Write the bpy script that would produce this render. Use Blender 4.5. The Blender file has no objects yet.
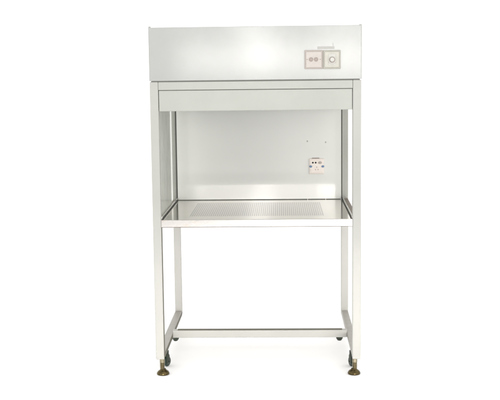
import bpy, bmesh, math, random
from mathutils import Vector, Matrix
random.seed(4)
S = bpy.context.scene
C = S.collection
PI = math.pi

# ------------------------------------------------------------------ materials
def nodes(m):
    m.use_nodes = True
    nt = m.node_tree
    return nt, nt.nodes, nt.links, nt.nodes['Principled BSDF']

def coords(nt, scale=(1, 1, 1)):
    tc = nt.nodes.new('ShaderNodeTexCoord'); mp = nt.nodes.new('ShaderNodeMapping')
    mp.inputs['Scale'].default_value = scale
    nt.links.new(tc.outputs['Object'], mp.inputs['Vector'])
    return mp.outputs['Vector']

def noise(nt, vec, scale, detail=4, rough=.55):
    n = nt.nodes.new('ShaderNodeTexNoise')
    n.inputs['Scale'].default_value = scale; n.inputs['Detail'].default_value = detail
    n.inputs['Roughness'].default_value = rough
    nt.links.new(vec, n.inputs['Vector'])
    return n.outputs['Fac']

def ramp(nt, fac, stops):
    r = nt.nodes.new('ShaderNodeValToRGB')
    el = r.color_ramp.elements
    while len(el) < len(stops): el.new(.5)
    for e, (p, c) in zip(el, stops):
        e.position = p; e.color = (c[0], c[1], c[2], 1) if hasattr(c, '__len__') else (c, c, c, 1)
    nt.links.new(fac, r.inputs['Fac'])
    return r.outputs['Color']

def bump(nt, height, strength, dist, prev=None):
    b = nt.nodes.new('ShaderNodeBump')
    b.inputs['Strength'].default_value = strength; b.inputs['Distance'].default_value = dist
    nt.links.new(height, b.inputs['Height'])
    if prev: nt.links.new(prev, b.inputs['Normal'])
    return b.outputs['Normal']

def paint(name, c, rough=.3, wave=.25, spec=.5, coat=0.0, var=.05, crough=.15):
    m = bpy.data.materials.new(name); nt, N, L, P = nodes(m)
    v = coords(nt)
    lo = tuple(x * (1 - var) for x in c); hi = tuple(min(1, x * (1 + var * .6)) for x in c)
    L.new(ramp(nt, noise(nt, v, 5, 6), [(.3, lo), (.7, hi)]), P.inputs['Base Color'])
    L.new(ramp(nt, noise(nt, v, 30, 5), [(.3, rough * .85), (.75, rough * 1.2)]), P.inputs['Roughness'])
    n1 = bump(nt, noise(nt, v, 3.0, 1), wave, .02)
    L.new(n1, P.inputs['Normal'])
    P.inputs['Specular IOR Level'].default_value = spec
    P.inputs['Coat Weight'].default_value = coat
    P.inputs['Coat Roughness'].default_value = crough
    return m

def metal(name, c, rough=.3, stretch=(1, 1, 1), var=.08, bstr=.15, metallic=1.0):
    m = bpy.data.materials.new(name); nt, N, L, P = nodes(m)
    v = coords(nt, stretch)
    lo = tuple(x * (1 - var) for x in c)
    f = noise(nt, v, 60, 6, .7)
    L.new(ramp(nt, f, [(.3, lo), (.7, c)]), P.inputs['Base Color'])
    L.new(ramp(nt, f, [(.25, rough * .7), (.8, rough * 1.3)]), P.inputs['Roughness'])
    L.new(bump(nt, f, bstr, .0008), P.inputs['Normal'])
    P.inputs['Metallic'].default_value = metallic
    return m

def plastic(name, c, rough=.35, spec=.5):
    m = bpy.data.materials.new(name); nt, N, L, P = nodes(m)
    v = coords(nt)
    lo = tuple(x * .93 for x in c)
    L.new(ramp(nt, noise(nt, v, 80, 4), [(.3, lo), (.7, c)]), P.inputs['Base Color'])
    P.inputs['Roughness'].default_value = rough
    P.inputs['Specular IOR Level'].default_value = spec
    return m

PAINT = paint('pale_grey_enamel', (.355, .362, .330), .34, .05)
HEAD = paint('header_enamel', (.305, .308, .296), .34, .30, coat=1.0, crough=.13)
WALL = paint('back_wall_enamel', (.70, .705, .675), .14, .012, coat=.8, var=.02, crough=.05)
LEGP = paint('leg_enamel', (.368, .367, .342), .34, .05)
RAILP = paint('bottom_rail_enamel', (.29, .275, .245), .38, .05)
SHELFR = paint('shaded_brown_enamel', (.15, .115, .085), .6, .05)  # shaded brown look of the worktop side rails put into the colour
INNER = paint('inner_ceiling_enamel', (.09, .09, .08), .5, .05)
EDGE0 = metal('polished_edge_steel', (.49, .475, .455), .20, (1, 6, 12), .18)
def edge_mat():
    m = EDGE0; nt, N, L, P = nodes(m)
    src = P.inputs['Base Color'].links[0].from_socket
    f = noise(nt, coords(nt, (1, 1, 2.2)), 11, 5, .65)
    fac = ramp(nt, f, [(.54, 0.0), (.72, .8)])
    mix = N.new('ShaderNodeMix'); mix.data_type = 'RGBA'
    L.new(fac, mix.inputs['Factor']); L.new(src, mix.inputs['A']); mix.inputs['B'].default_value = (.42, .345, .28, 1)  # patches of peach reflection painted into the lip's steel colour
    L.new(mix.outputs['Result'], P.inputs['Base Color'])
    return m
EDGE = edge_mat()
CHAN = metal('channel_steel', (.62, .62, .58), .28, (6, 1, 6), .2)
BRASS = metal('zinc_yellow_steel', (.13, .10, .045), .2, (1, 1, 1), .6, .2)
STEM = metal('dull_zinc_steel', (.36, .32, .22), .36, (1, 1, 1), .4, .2)
NYLON = plastic('white_nylon', (.82, .81, .78), .5)
FORK = metal('dull_fork_steel', (.075, .088, .07), .42, (1, 1, 1), .4, .3)
TYRE = plastic('dark_green_rubber', (.012, .028, .020), .45)
HUB = plastic('grey_hub', (.05, .06, .05), .4)
PINKD = plastic('dull_pink_plastic', (.30, .255, .235), .4)
GASKET = plastic('dark_gasket', (.07, .073, .062), .6)
SEAM = plastic('grey_seam', (.15, .152, .135), .6)
SHADE = plastic('olive_shade', (.085, .080, .050), .6)  # dark colour for the strips that stand in for shade
PINK = plastic('pinkish_white_plastic', (.43, .39, .362), .3)
PINKB = plastic('plate_rim_beige', (.34, .30, .27), .35)
GREENB = plastic('plate_rim_grey', (.32, .31, .265), .35)
GREEN = plastic('greenish_white_plastic', (.43, .42, .365), .3)
OUTL = plastic('cream_plastic', (.84, .76, .70), .3)
HOLE = plastic('black_hole', (.012, .010, .009), .7)
BROWN = plastic('brown_grey_ring', (.30, .25, .22), .5)
BLUE = plastic('blue_clip', (.14, .24, .40), .4)
PINKL = plastic('dull_cream_plastic', (.60, .53, .48), .4)  # duller cream for the switch ring
TAPE = plastic('faded_label_tape', (.375, .37, .345), .45)
WHITEK = plastic('white_knob', (.44, .43, .40), .25)
SCREW = metal('screw_steel', (.50, .48, .42), .35)

# stainless worktop with rows of punched holes (holes are part of the sheet's surface pattern)
def worktop_mat():
    m = bpy.data.materials.new('perforated_stainless'); nt, N, L, P = nodes(m)
    tc = N.new('ShaderNodeTexCoord'); sp = N.new('ShaderNodeSeparateXYZ')
    L.new(tc.outputs['Object'], sp.inputs[0])
    def M(op, a, b=None, c=None):
        n = N.new('ShaderNodeMath'); n.operation = op
        for i, q in enumerate((a, b, c)):
            if q is None: continue
            if isinstance(q, (int, float)): n.inputs[i].default_value = q
            else: L.new(q, n.inputs[i])
        return n.outputs[0]
    X, Y = sp.outputs[0], sp.outputs[1]
    px, py = .00922, .0116
    fx = M('SUBTRACT', M('FRACT', M('DIVIDE', X, px)), .5)
    fy = M('SUBTRACT', M('FRACT', M('DIVIDE', Y, py)), .5)
    dx = M('MULTIPLY', fx, px); dy = M('MULTIPLY', fy, py)
    d = M('SQRT', M('ADD', M('MULTIPLY', dx, dx), M('MULTIPLY', dy, dy)))
    hole = M('LESS_THAN', d, .0035)
    ins = M('MULTIPLY', M('MULTIPLY', M('GREATER_THAN', X, .15), M('LESS_THAN', X, .747)),
            M('MULTIPLY', M('GREATER_THAN', Y, .112), M('LESS_THAN', Y, .580)))
    mask = M('MULTIPLY', hole, ins)
    v = coords(nt, (1, 12, 1))
    f = noise(nt, v, 40, 6, .7)
    big = noise(nt, coords(nt, (1, .6, 1)), 7, 3)
    base = ramp(nt, big, [(.3, (.60, .575, .54)), (.7, (.70, .65, .59))])
    mix = N.new('ShaderNodeMix'); mix.data_type = 'RGBA'
    L.new(mask, mix.inputs['Factor']); L.new(base, mix.inputs['A'])
    mix.inputs['B'].default_value = (.08, .08, .088, 1)
    L.new(mix.outputs['Result'], P.inputs['Base Color'])
    L.new(M('SUBTRACT', 1.0, mask), P.inputs['Metallic'])
    L.new(ramp(nt, f, [(.25, .07), (.8, .17)]), P.inputs['Roughness'])
    n1 = bump(nt, f, .03, .0004)
    inv = M('SUBTRACT', 1.0, mask)
    L.new(bump(nt, inv, .3, .0005, n1), P.inputs['Normal'])
    return m
WORK = worktop_mat()

def glass_mat(name, tint, film, filmcol, ior=1.5, clear_from=None):
    m = bpy.data.materials.new(name); nt, N, L, P = nodes(m)
    out = N['Material Output']; N.remove(P)
    tr = N.new('ShaderNodeBsdfTransparent'); tr.inputs[0].default_value = (*tint, 1)
    gl = N.new('ShaderNodeBsdfGlossy'); gl.inputs['Roughness'].default_value = .04
    df = N.new('ShaderNodeBsdfDiffuse')
    v = coords(nt, (1, 1.0, .35))
    nz = noise(nt, v, 14, 6, .7)
    L.new(ramp(nt, noise(nt, coords(nt, (1, 1, .25)), 30, 5, .75), [(.35, tuple(c * .82 for c in filmcol)), (.6, filmcol)]), df.inputs[0])
    fr = N.new('ShaderNodeValue'); fr.outputs[0].default_value = ior - 1
    m1 = N.new('ShaderNodeMixShader'); dfac = ramp(nt, nz, [(.35, max(0, film - .12)), (.65, film)])
    if clear_from:
        sp = N.new('ShaderNodeSeparateXYZ'); L.new(coords(nt), sp.inputs[0])
        mr = N.new('ShaderNodeMapRange'); mr.inputs['From Min'].default_value = clear_from; mr.inputs['From Max'].default_value = clear_from + .02
        mr.inputs['To Min'].default_value = 1; mr.inputs['To Max'].default_value = .15
        L.new(sp.outputs[1], mr.inputs['Value'])
        mu = N.new('ShaderNodeMath'); mu.operation = 'MULTIPLY'; L.new(dfac, mu.inputs[0]); L.new(mr.outputs[0], mu.inputs[1]); dfac = mu.outputs[0]
    L.new(dfac, m1.inputs[0])
    L.new(tr.outputs[0], m1.inputs[1]); L.new(df.outputs[0], m1.inputs[2])
    m2 = N.new('ShaderNodeMixShader'); L.new(fr.outputs[0], m2.inputs[0])
    L.new(m1.outputs[0], m2.inputs[1]); L.new(gl.outputs[0], m2.inputs[2])
    L.new(m2.outputs[0], out.inputs[0])
    return m
GLASS_L = glass_mat('grey_view_side_glass', (.96, .97, .95), .80, (.60, .61, .56), 1.12, .46)  # grey film paints in the room seen through the left pane
GLASS_R = glass_mat('clear_side_glass', (.97, .97, .96), .05, (.6, .6, .58), 1.04)

# ------------------------------------------------------------------ mesh helpers
def bx(bm, x0, x1, y0, y1, z0, z1, bev=0.0, seg=2):
    b = bmesh.new()
    bmesh.ops.create_cube(b, size=1)
    bmesh.ops.scale(b, vec=(x1 - x0, y1 - y0, z1 - z0), verts=b.verts)
    bmesh.ops.translate(b, vec=((x0 + x1) / 2, (y0 + y1) / 2, (z0 + z1) / 2), verts=b.verts)
    if bev: bmesh.ops.bevel(b, geom=b.edges[:], offset=bev, segments=seg, affect='EDGES', profile=.5)
    me = bpy.data.meshes.new('t'); b.to_mesh(me); b.free(); bm.from_mesh(me); bpy.data.meshes.remove(me)

def lathe(bm, prof, centre, axis='Z', n=32):
    rings = []
    for r, h in prof:
        ring = []
        for i in range(n):
            a = 2 * PI * i / n
            p = Vector((r * math.cos(a), r * math.sin(a), h))
            if axis == 'Y': p = Vector((p.x, -p.z, p.y))      # profile height runs toward the viewer (-Y)
            if axis == 'X': p = Vector((p.z, p.x, p.y))
            ring.append(bm.verts.new(p + Vector(centre)))
        rings.append(ring)
    for a, b in zip(rings, rings[1:]):
        for i in range(n):
            bm.faces.new((a[i], a[(i + 1) % n], b[(i + 1) % n], b[i]))
    bm.faces.new(rings[0]); bm.faces.new(rings[-1])

OFF = Vector((.45, .43, 0))
root = bpy.data.objects.new('clean_bench', None); C.objects.link(root); root.location = OFF
root['label'] = 'pale grey laminar flow clean bench on four tube legs with stainless perforated worktop'
root['category'] = 'clean bench'

def obj(name, bm, mat, parent=None, label=None, sm=True):
    bmesh.ops.recalc_face_normals(bm, faces=bm.faces[:])
    me = bpy.data.meshes.new(name); bm.to_mesh(me); bm.free()
    if sm:
        for p in me.polygons: p.use_smooth = True
        me.set_sharp_from_angle(angle=math.radians(40))
    me.materials.append(mat)
    o = bpy.data.objects.new(name, me); C.objects.link(o)
    if parent is not None:
        o.parent = parent
        if parent is root: o.location = -OFF
    if label: o['label'] = label
    return o

def boxes(name, mat, lst, parent=root, label=None, bev=.001, seg=2):
    bm = bmesh.new()
    for q in lst: bx(bm, *q[:6], bev=(q[6] if len(q) > 6 else bev), seg=seg)
    return obj(name, bm, mat, parent, label, sm=False)

# ------------------------------------------------------------------ dimensions (metres)
W, D, H = .90, .859, 1.520
p = .036            # square tube
zh = 1.2935         # underside of the header
zs, zf = .6962, .665
zb = .0754          # underside of the legs
yb = .693           # back wall face
xl, xr = .039, .857

# ---- posts (each from rail to foot)
for x0, lab in ((0, None), (W - p, None)):
    boxes('leg', LEGP, [(x0, x0 + p, 0, p, zb, zh - .0025)], bev=.0035, seg=3)
    boxes('leg', LEGP, [(x0, x0 + p, D - p, D, zb, zh - .0025)], bev=.0035, seg=3)
# ---- upper frame
boxes('top_rail', PAINT, [(p + .0005, W - p - .0005, .0006, p, 1.2560, zh - .0030)], bev=.0022, seg=3)
boxes('top_rail', PAINT, [(p + .0005, W - p - .0005, D - p, D - .0006, 1.2560, zh - .0030)], bev=.003)
for x0 in (.0006, W - p + .0006):
    boxes('top_side_rail', PAINT, [(x0, x0 + p - .0012, p + .0005, D - p - .0005, 1.2560, zh - .0030)], bev=.003)
# ---- header cabinet: folded sheet box, side cheeks stand 2 mm proud at the top
cab = boxes('header_cabinet', HEAD, [(.0015, W - .0003, 0, D, zh + .0015, H, .0018)], seg=3,
            label='plain glossy grey header cabinet across the top of the bench')
boxes('side_cheek', HEAD, [(-.0008, .0014, .004, D, zh + .0015, H + .0035, .0006)], parent=cab)
boxes('side_cheek', HEAD, [(W - .0002, W + .0018, .004, D, zh + .0015, H + .0035, .0006)], parent=cab)
boxes('corner_tab', HEAD, [(-.0004, .010, .0010, .006, H + .0002, H + .0050, .0006)], parent=cab)
boxes('corner_tab', HEAD, [(W - .010, W + .0014, .0010, .006, H + .0002, H + .0050, .0006)], parent=cab)
boxes('seam_gasket', SEAM, [(.006, W - .006, .0035, D - .006, zh - .0024, zh + .0012, 0)], label='dark seam under the header cabinet')
# ---- lowered front sash panel, in its slot
boxes('sash_panel', PAINT, [(p + .0022, W - p - .0022, .0030, .0120, 1.1665, 1.2540)], bev=.0016, seg=3,
      label='shallow grey front panel hanging under the top rail')
boxes('sash_gasket', SEAM, [(p + .0006, W - p - .0006, .0130, .0170, 1.1720, 1.2558, 0)])
boxes('sash_lip', CHAN, [(p + .001, W - p - .001, .0124, .0210, 1.1655, 1.1700, .0008)])
# ---- inner box: ceiling diffuser, back wall, plenum behind
dif = boxes('air_diffuser', INNER, [(.040, .860, .024, yb - .001, 1.178, 1.2540)], label='air outlet grille in the ceiling of the work space')
wl = boxes('back_wall', WALL, [(xl, xr, yb, yb + .0100, zs + .0015, 1.2555, .0012)], label='smooth grey back wall of the work space')
boxes('air_duct', PAINT, [(xl + .003, xr - .003, yb + .0105, D - p - .004, zf, 1.2550, .002)])
# vertical gaskets at the back corners
boxes('corner_gasket', GASKET, [(xl - .0062, xl - .0008, yb - .0020, yb + .0090, zs + .002, 1.2550, 0)])
boxes('corner_gasket', GASKET, [(xr + .0008, xr + .0048, yb - .0020, yb + .0090, zs + .002, 1.2550, 0)])
boxes('wall_foot_gasket', SEAM, [(xl + .002, xr - .002, yb - .0016, yb - .0002, zs + .0006, zs + .0030, 0)])
for x, z in ((.6897, .9865), (.7803, .9807)):
    bm = bmesh.new(); lathe(bm, [(.0034, 0), (.0034, .001), (.002, .0022), (.0004, .0024)], (x, yb - .0001, z), 'Y', 16)
    obj('screw', bm, SCREW, wl).location = (0, 0, 0)
for x in (.6892, .7790):
    boxes('wall_tick', CHAN, [(x - .0016, x + .0016, yb - .0045, yb - .0018, zs + .0006, zs + .005, .0006)], parent=wl)  # small bright ticks at the foot of the back wall
# ---- side rails at worktop height and side glass
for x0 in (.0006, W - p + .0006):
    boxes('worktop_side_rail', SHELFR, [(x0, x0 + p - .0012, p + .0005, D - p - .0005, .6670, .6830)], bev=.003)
for (x, mat, cx0, cx1, lab) in ((.030, GLASS_L, .0262, .0390, 'left side glass with the grey room behind painted in'), (.866, GLASS_R, .8600, .8700, 'clear right side glass')):
    g = boxes('side_glass', mat, [(x, x + .004, p + .002, D - p - .001, zs + .004, 1.2540, 0)], label=lab)
for sx in (1, -1):
    X = lambda a: a if sx == 1 else W - a
    def sb(a, b, *r): u, v_ = sorted((X(a), X(b))); return (u, v_) + r
    boxes('glass_channel', CHAN, [sb(.0350, .0385, .020, yb - .003, zs + .0012, zs + .0130, .0006)])
    boxes('channel_seal', GASKET, [sb(.0388, .0415, .020, yb - .003, zs + .0008, zs + .0040, 0)])
# ---- worktop: thin stainless sheet with folded front lip
wt = boxes('worktop', WORK, [(.0362, W - .0362, .0036, yb - .0005, zs - .0030, zs, .0006)],
           label='stainless worktop with a field of small punched holes')
boxes('front_lip', EDGE, [(.0364, W - .0364, .0006, .0032, zf, zs + .0004, .0012)], parent=wt, label='bright folded steel front edge of the worktop')
for y in (.040, .60): boxes('support_bar', RAILP, [(.0372, W - .0372, y, y + .03, .670, .6925, .002)])
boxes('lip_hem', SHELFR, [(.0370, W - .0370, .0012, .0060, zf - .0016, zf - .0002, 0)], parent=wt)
# ---- bottom rails and the H bar
for x0 in (.0006, W - p + .0006):
    boxes('bottom_rail', RAILP, [(x0, x0 + p - .0012, p + .0006, D - p - .0006, zb + .0004, zb + .0235)], bev=.0026, seg=3,
          label=None)
boxes('crossbar', LEGP, [(p - .001, W - p + .001, .371, .371 + .034, zb - .0006, zb + .0350)], bev=.0032, seg=3)
boxes('crossbar_shade', SHADE, [(p + .022, W - p - .022, .378, .400, zb + .0352, zb + .0368, .0003)], label='shade on top of the crossbar, made as a thin olive strip')  # unlit top face of the bar, painted as a strip
boxes('rail_shade', SHADE, [(p - .0004, p + .0008, .41, D - p - .002, zb + .0022, zb + .0200, .0002)], label='shade on the inner face of the left bottom rail, made as a dark strip')  # shaded inner side of the rail, painted as a strip
boxes('rail_shade', SHADE, [(p - .0004, p + .0008, p + .002, .36, zb + .0022, zb + .0200, .0002)], label='shade on the inner face of the left bottom rail, made as a dark strip')  # same painted shade, front half of the rail
boxes('leg_shade', SHADE, [(p + .0002, p + .0014, .010, .032, zb + .004, zf - .003, .0003)], label='shade down the inner side of the front left leg, made as a dark strip')  # shadowed inner side of the leg, painted as a strip
for x in (.046, W - .070):
    bm = bmesh.new(); lathe(bm, [(.0050, -.021), (.0095, -.0195), (.0145, -.0120), (.0165, -.006), (.0165, -.001)], (x, .392, zb), 'Z', 6 if x < .45 else 32)
    obj('bolt_head', bm, FORK, root)
# ---- levelling feet
for (x, y) in ((.0268, .030), (W - .0268, .030)):
    bm = bmesh.new()
    lathe(bm, [(.0235, 0), (.0275, .0022), (.0282, .0060), (.0275, .0090), (.0235, .0150), (.0170, .0200), (.0135, .0225), (.0120, .0260)], (x, y, 0), 'Z', 40)
    ft = obj('levelling_foot', bm, BRASS, root)
    bm = bmesh.new()
    pr = [(.0100, .0262)]
    z = .0270
    while z < .054:                       # coarse thread
        pr += [(.0108, z), (.0092, z + .0014)]; z += .0028
    pr += [(.0112, .0545), (.0112, zb + .003)]
    lathe(bm, pr, (x - (.003 if x < .45 else -.003), y, 0), 'Z', 24)
    obj('threaded_stem', bm, STEM, ft)
for x in (.018, W - .018):              # rear legs stand on slim white glides
    bm = bmesh.new(); lathe(bm, [(.0150, 0), (.0150, .004), (.0080, .010), (.0070, .014), (.0070, zb + .002)], (x, D - .018, 0), 'Z', 24)
    obj('rear_glide', bm, NYLON, root, 'slim white glide under a rear leg')
# ---- swivel castors
def castor(x, y, rz):
    e_bm = bmesh.new()
    lathe(e_bm, [(.0150, .0665), (.0160, .0680), (.0160, .0850), (.0150, .0856)], (0, 0, 0), 'Z', 24)
    for s in (-1, 1):
        bx(e_bm, -.0125, .0165, s * .0120 - .0010, s * .0120 + .0010, .0200, .0600, .0008)
    bx(e_bm, -.0150, .0150, -.0130, .0130, .0585, .0660, .0030)
    lathe(e_bm, [(.0036, -.0145), (.0036, .0145)], (0, 0, 0), 'Z', 12)
    # the last lathe is the axle: turn it to lie across the fork
    e_bm.verts.ensure_lookup_table()
    for v in e_bm.verts[-24:]:
        v.co = Vector((v.co.x + .010, v.co.z, v.co.y + .0260))
    c = obj('castor', e_bm, FORK, root)
    c.location = (x - OFF.x, y - OFF.y, 0); c.rotation_euler = (0, 0, rz); c.scale = (.88, .88, .88)
    bm = bmesh.new()
    lathe(bm, [(.0100, -.0085), (.0220, -.0085), (.0252, -.0060), (.0260, 0), (.0252, .0060), (.0220, .0085), (.0100, .0085)], (0, 0, 0), 'Z', 40)
    for v in bm.verts: v.co = Vector((v.co.x + .010, v.co.z, v.co.y + .0260))
    obj('wheel', bm, TYRE, c)
    bm = bmesh.new()
    lathe(bm, [(.004, -.0098), (.0130, -.0096), (.0140, -.0086), (.0140, .0086), (.0130, .0096), (.004, .0098)], (0, 0, 0), 'Z', 28)
    for v in bm.verts: v.co = Vector((v.co.x + .010, v.co.z, v.co.y + .0260))
    obj('wheel_hub', bm, HUB, c)
castor(.026, .150, math.radians(62))
castor(W - .026, .142, math.radians(112))

# ---- control plates on the header
def plate(x0, x1, z0, z1, mat, lab):
    pl = boxes('switch_plate', mat, [(x0, x1, -.0060, -.0002, z0, z1, .0022)], seg=3, label=lab)
    return pl
pa = plate(.6601, .7372, 1.3388, 1.4172, PINKB, 'pinkish white two hole socket plate on the header')
boxes('plate_face', PINK, [(.6660, .7315, -.0080, -.0058, 1.3450, 1.4105, .0012)], parent=pa, seg=3)
for x in (.6874, .7085):
    bm = bmesh.new(); lathe(bm, [(.0092, 0), (.0092, .0012), (.0078, .0016), (.0060, .0008)], (x, -.0078, 1.3784), 'Y', 28)
    obj('socket_ring', bm, BROWN, pa)
    bm = bmesh.new(); lathe(bm, [(.0052, 0), (.0052, .0014), (.003, .0018)], (x, -.0079, 1.3784), 'Y', 20)
    obj('socket_hole', bm, PINKD, pa)
for x in (.6712, .7262):
    boxes('plate_screw', BROWN, [(x - .0028, x + .0028, -.0088, -.0079, 1.3772, 1.3796, .0003)], parent=pa)
pb = plate(.7384, .8120, 1.3381, 1.4162, GREENB, 'greenish white dial switch plate on the header')
boxes('plate_face', GREEN, [(.7450, .8055, -.0076, -.0058, 1.3450, 1.4095, .0012)], parent=pb, seg=3)
boxes('dial_window', WHITEK, [(.7610, .7915, -.0086, -.0075, 1.3535, 1.4010, .0008)], parent=pb, seg=3)
bm = bmesh.new(); lathe(bm, [(.0125, 0), (.0125, .003), (.0115, .0045)], (.7762, -.0084, 1.3764), 'Y', 36)
obj('dial_base', bm, BROWN, pb)
bm = bmesh.new(); lathe(bm, [(.0100, 0), (.0096, .010), (.0080, .012), (.002, .0122)], (.7762, -.0130, 1.3768), 'Y', 36)
obj('dial_knob', bm, WHITEK, pb)
bm = bmesh.new()
for i in range(9):
    a = math.radians(215 + i * 110 / 8)
    cx, cz = .7762 + .0185 * math.cos(a), 1.3764 + .0185 * math.sin(a)
    bx(bm, cx - .0011, cx + .0011, -.0091, -.0084, cz - .0008, cz + .0008)
obj('dial_marks', bm, BROWN, pb)
lt = boxes('label_strip', TAPE, [(.7150, .7860, -.0012, -.0001, 1.4225, 1.4320, .0003)], label='faded clear label strip above the switch plates')
boxes('label_edge', PINKB, [(.7800, .7812, -.0010, -.0001, 1.4330, 1.4470, 0)], parent=lt)

# ---- outlet on the back wall
yo = yb
ou = boxes('power_outlet', OUTL, [(.6980, .7712, yo - .0070, yo - .0002, .8250, .9003, .0022)], seg=3, label='cream power outlet with blue side clips on the back wall')
boxes('outlet_face', OUTL, [(.7040, .7652, yo - .0086, yo - .0068, .8310, .8943, .0010)], parent=ou)
boxes('outlet_label', BROWN, [(.7120, .7480, yo - .0030, yo - .0002, .9006, .9040, .0004)], parent=ou)
for x in (.7156, .7296):
    bm = bmesh.new(); lathe(bm, [(.0044, 0), (.0044, .0010), (.002, .0011)], (x, yo - .0085, .8806), 'Y', 20)
    obj('socket_hole', bm, HOLE, ou)
bm = bmesh.new(); lathe(bm, [(.0075, 0), (.0072, .0022), (.0055, .0030)], (0, 0, 0), 'Y', 28)
for v in bm.verts: v.co = Vector((v.co.x * 1.15 + .7513, v.co.y + yo - .0085, v.co.z * .8 + .8806))
obj('rocker_switch', bm, PINK, ou)
bm = bmesh.new(); lathe(bm, [(.0088, 0), (.0088, .0008), (.006, .0010)], (0, 0, 0), 'Y', 28)
for v in bm.verts: v.co = Vector((v.co.x * 1.15 + .7513, v.co.y + yo - .0085, v.co.z * .8 + .8803))
obj('switch_ring', bm, PINKL, ou)
for x in (.7052, .7650):
    bm = bmesh.new(); lathe(bm, [(.0060, 0), (.0058, .0030), (.004, .0042)], (0, 0, 0), 'Y', 24)
    for v in bm.verts: v.co = Vector((v.co.x * 1.25 + x, v.co.y + yo - .0066, v.co.z * .95 + .8616))
    obj('side_clip', bm, BLUE, ou)
for (x, z, a) in ((.7349, .8582, 0), (.7284, .8457, -35), (.7416, .8457, 35)):
    bm = bmesh.new(); bx(bm, -.0013, .0013, -.0006, .0006, -.0030, .0030, .0003)
    for v in bm.verts: v.co = Matrix.Rotation(math.radians(a), 4, 'Y') @ v.co + Vector((x, yo - .0088, z))
    obj('socket_slot', bm, BROWN, ou)

# ------------------------------------------------------------------ floor
FLOOR = bpy.data.materials.new('white_floor'); nt, N, L, P = nodes(FLOOR)
L.new(ramp(nt, noise(nt, coords(nt), 2, 4), [(.3, (.95, .95, .95)), (.7, (.97, .97, .97))]), P.inputs['Base Color'])
P.inputs['Roughness'].default_value = .9; P.inputs['Specular IOR Level'].default_value = .1
bm = bmesh.new()
n = 96
ring = [bm.verts.new((.45 + 60 * math.cos(2 * PI * i / n), 60 * math.sin(2 * PI * i / n), 0)) for i in range(n)]
bm.faces.new(ring)
fl = obj('floor', bm, FLOOR, None, sm=False)
fl['kind'] = 'structure'

# ------------------------------------------------------------------ light
w = bpy.data.worlds.new('World'); S.world = w; w.use_nodes = True
bg = w.node_tree.nodes['Background']; bg.inputs[0].default_value = (1, .995, .985, 1); bg.inputs[1].default_value = 1.4
def area(name, loc, tgt, sx, sy, watts, col=(1, 1, 1), roll=0, spread=180):
    l = bpy.data.lights.new(name, 'AREA'); l.shape = 'RECTANGLE'; l.size = sx; l.size_y = sy
    l.energy = watts; l.spread = math.radians(spread); l.color = col
    o = bpy.data.objects.new(name, l); C.objects.link(o); o.location = loc
    d = Vector(tgt) - Vector(loc)
    o.rotation_euler = (d.to_track_quat('-Z', 'Y').to_matrix() @ Matrix.Rotation(math.radians(roll), 3, 'Z')).to_euler()
    return o
area('added_light', (.20, -6.2, 2.0), (.45, 0, 1.2), .26, 1.3, 10, (1, .99, .96), 20)  # unseen lamp added for the slanted streak on the header
area('added_light', (1.75, -6.4, 2.0), (.6, 0, 1.0), 1.5, 1.7, 30, (1, .99, .96))  # unseen lamp added to brighten the right of the header
area('added_light', (-1.05, -6.4, 2.25), (.3, 0, 1.2), .5, .5, 7)  # unseen lamp added for the glow at the header's left end
area('added_light', (-3.0, -4.2, 1.1), (.45, .5, .95), 2.0, 1.6, 26, (1, .99, .97))  # unseen fill added from the left for the work space
area('added_light', (4.0, -4.2, 1.1), (.45, .5, .95), 2.0, 1.6, 42, (1, .98, .95))  # unseen fill added from the right for the work space
area('added_light', (.75, -2.4, .20), (.45, 0, .06), 2.2, .12, 3.6, (1, .955, .92), spread=34)  # low narrow fill added to brighten the lower legs
area('added_light', (.50, -6.0, 1.47), (.45, 0, 1.0), 1.9, .26, 17, (1, .98, .95))  # unseen strip added for the bright reflection low on the back wall

# ------------------------------------------------------------------ camera
cx, cy, cz, pi_, ya, ro, f = .55565, -4.30942, 1.31947, .12408, -.03086, .01132, 1.00813
Z = Vector((0, 0, 1))
R0 = Vector((math.cos(ya), -math.sin(ya), 0)); F0 = Vector((math.sin(ya), math.cos(ya), 0))
fw = F0 * math.cos(pi_) - Z * math.sin(pi_); up0 = F0 * math.sin(pi_) + Z * math.cos(pi_)
rt = R0 * math.cos(ro) - up0 * math.sin(ro); up = R0 * math.sin(ro) + up0 * math.cos(ro)
cam = bpy.data.cameras.new('camera'); co = bpy.data.objects.new('camera', cam); C.objects.link(co)
m = Matrix((rt, up, -fw)).transposed().to_4x4(); m.translation = (cx, cy, cz); co.matrix_world = m
cam.sensor_width = 36; cam.lens = f * 1000 / 500 * 36; cam.clip_end = 300; cam.clip_start = .05
S.camera = co
S.view_settings.view_transform = 'Standard'; S.view_settings.look = 'None'
S.view_settings.exposure = 0; S.view_settings.gamma = 1
S.render.engine = 'CYCLES'
S.cycles.max_bounces = 10; S.cycles.transparent_max_bounces = 12
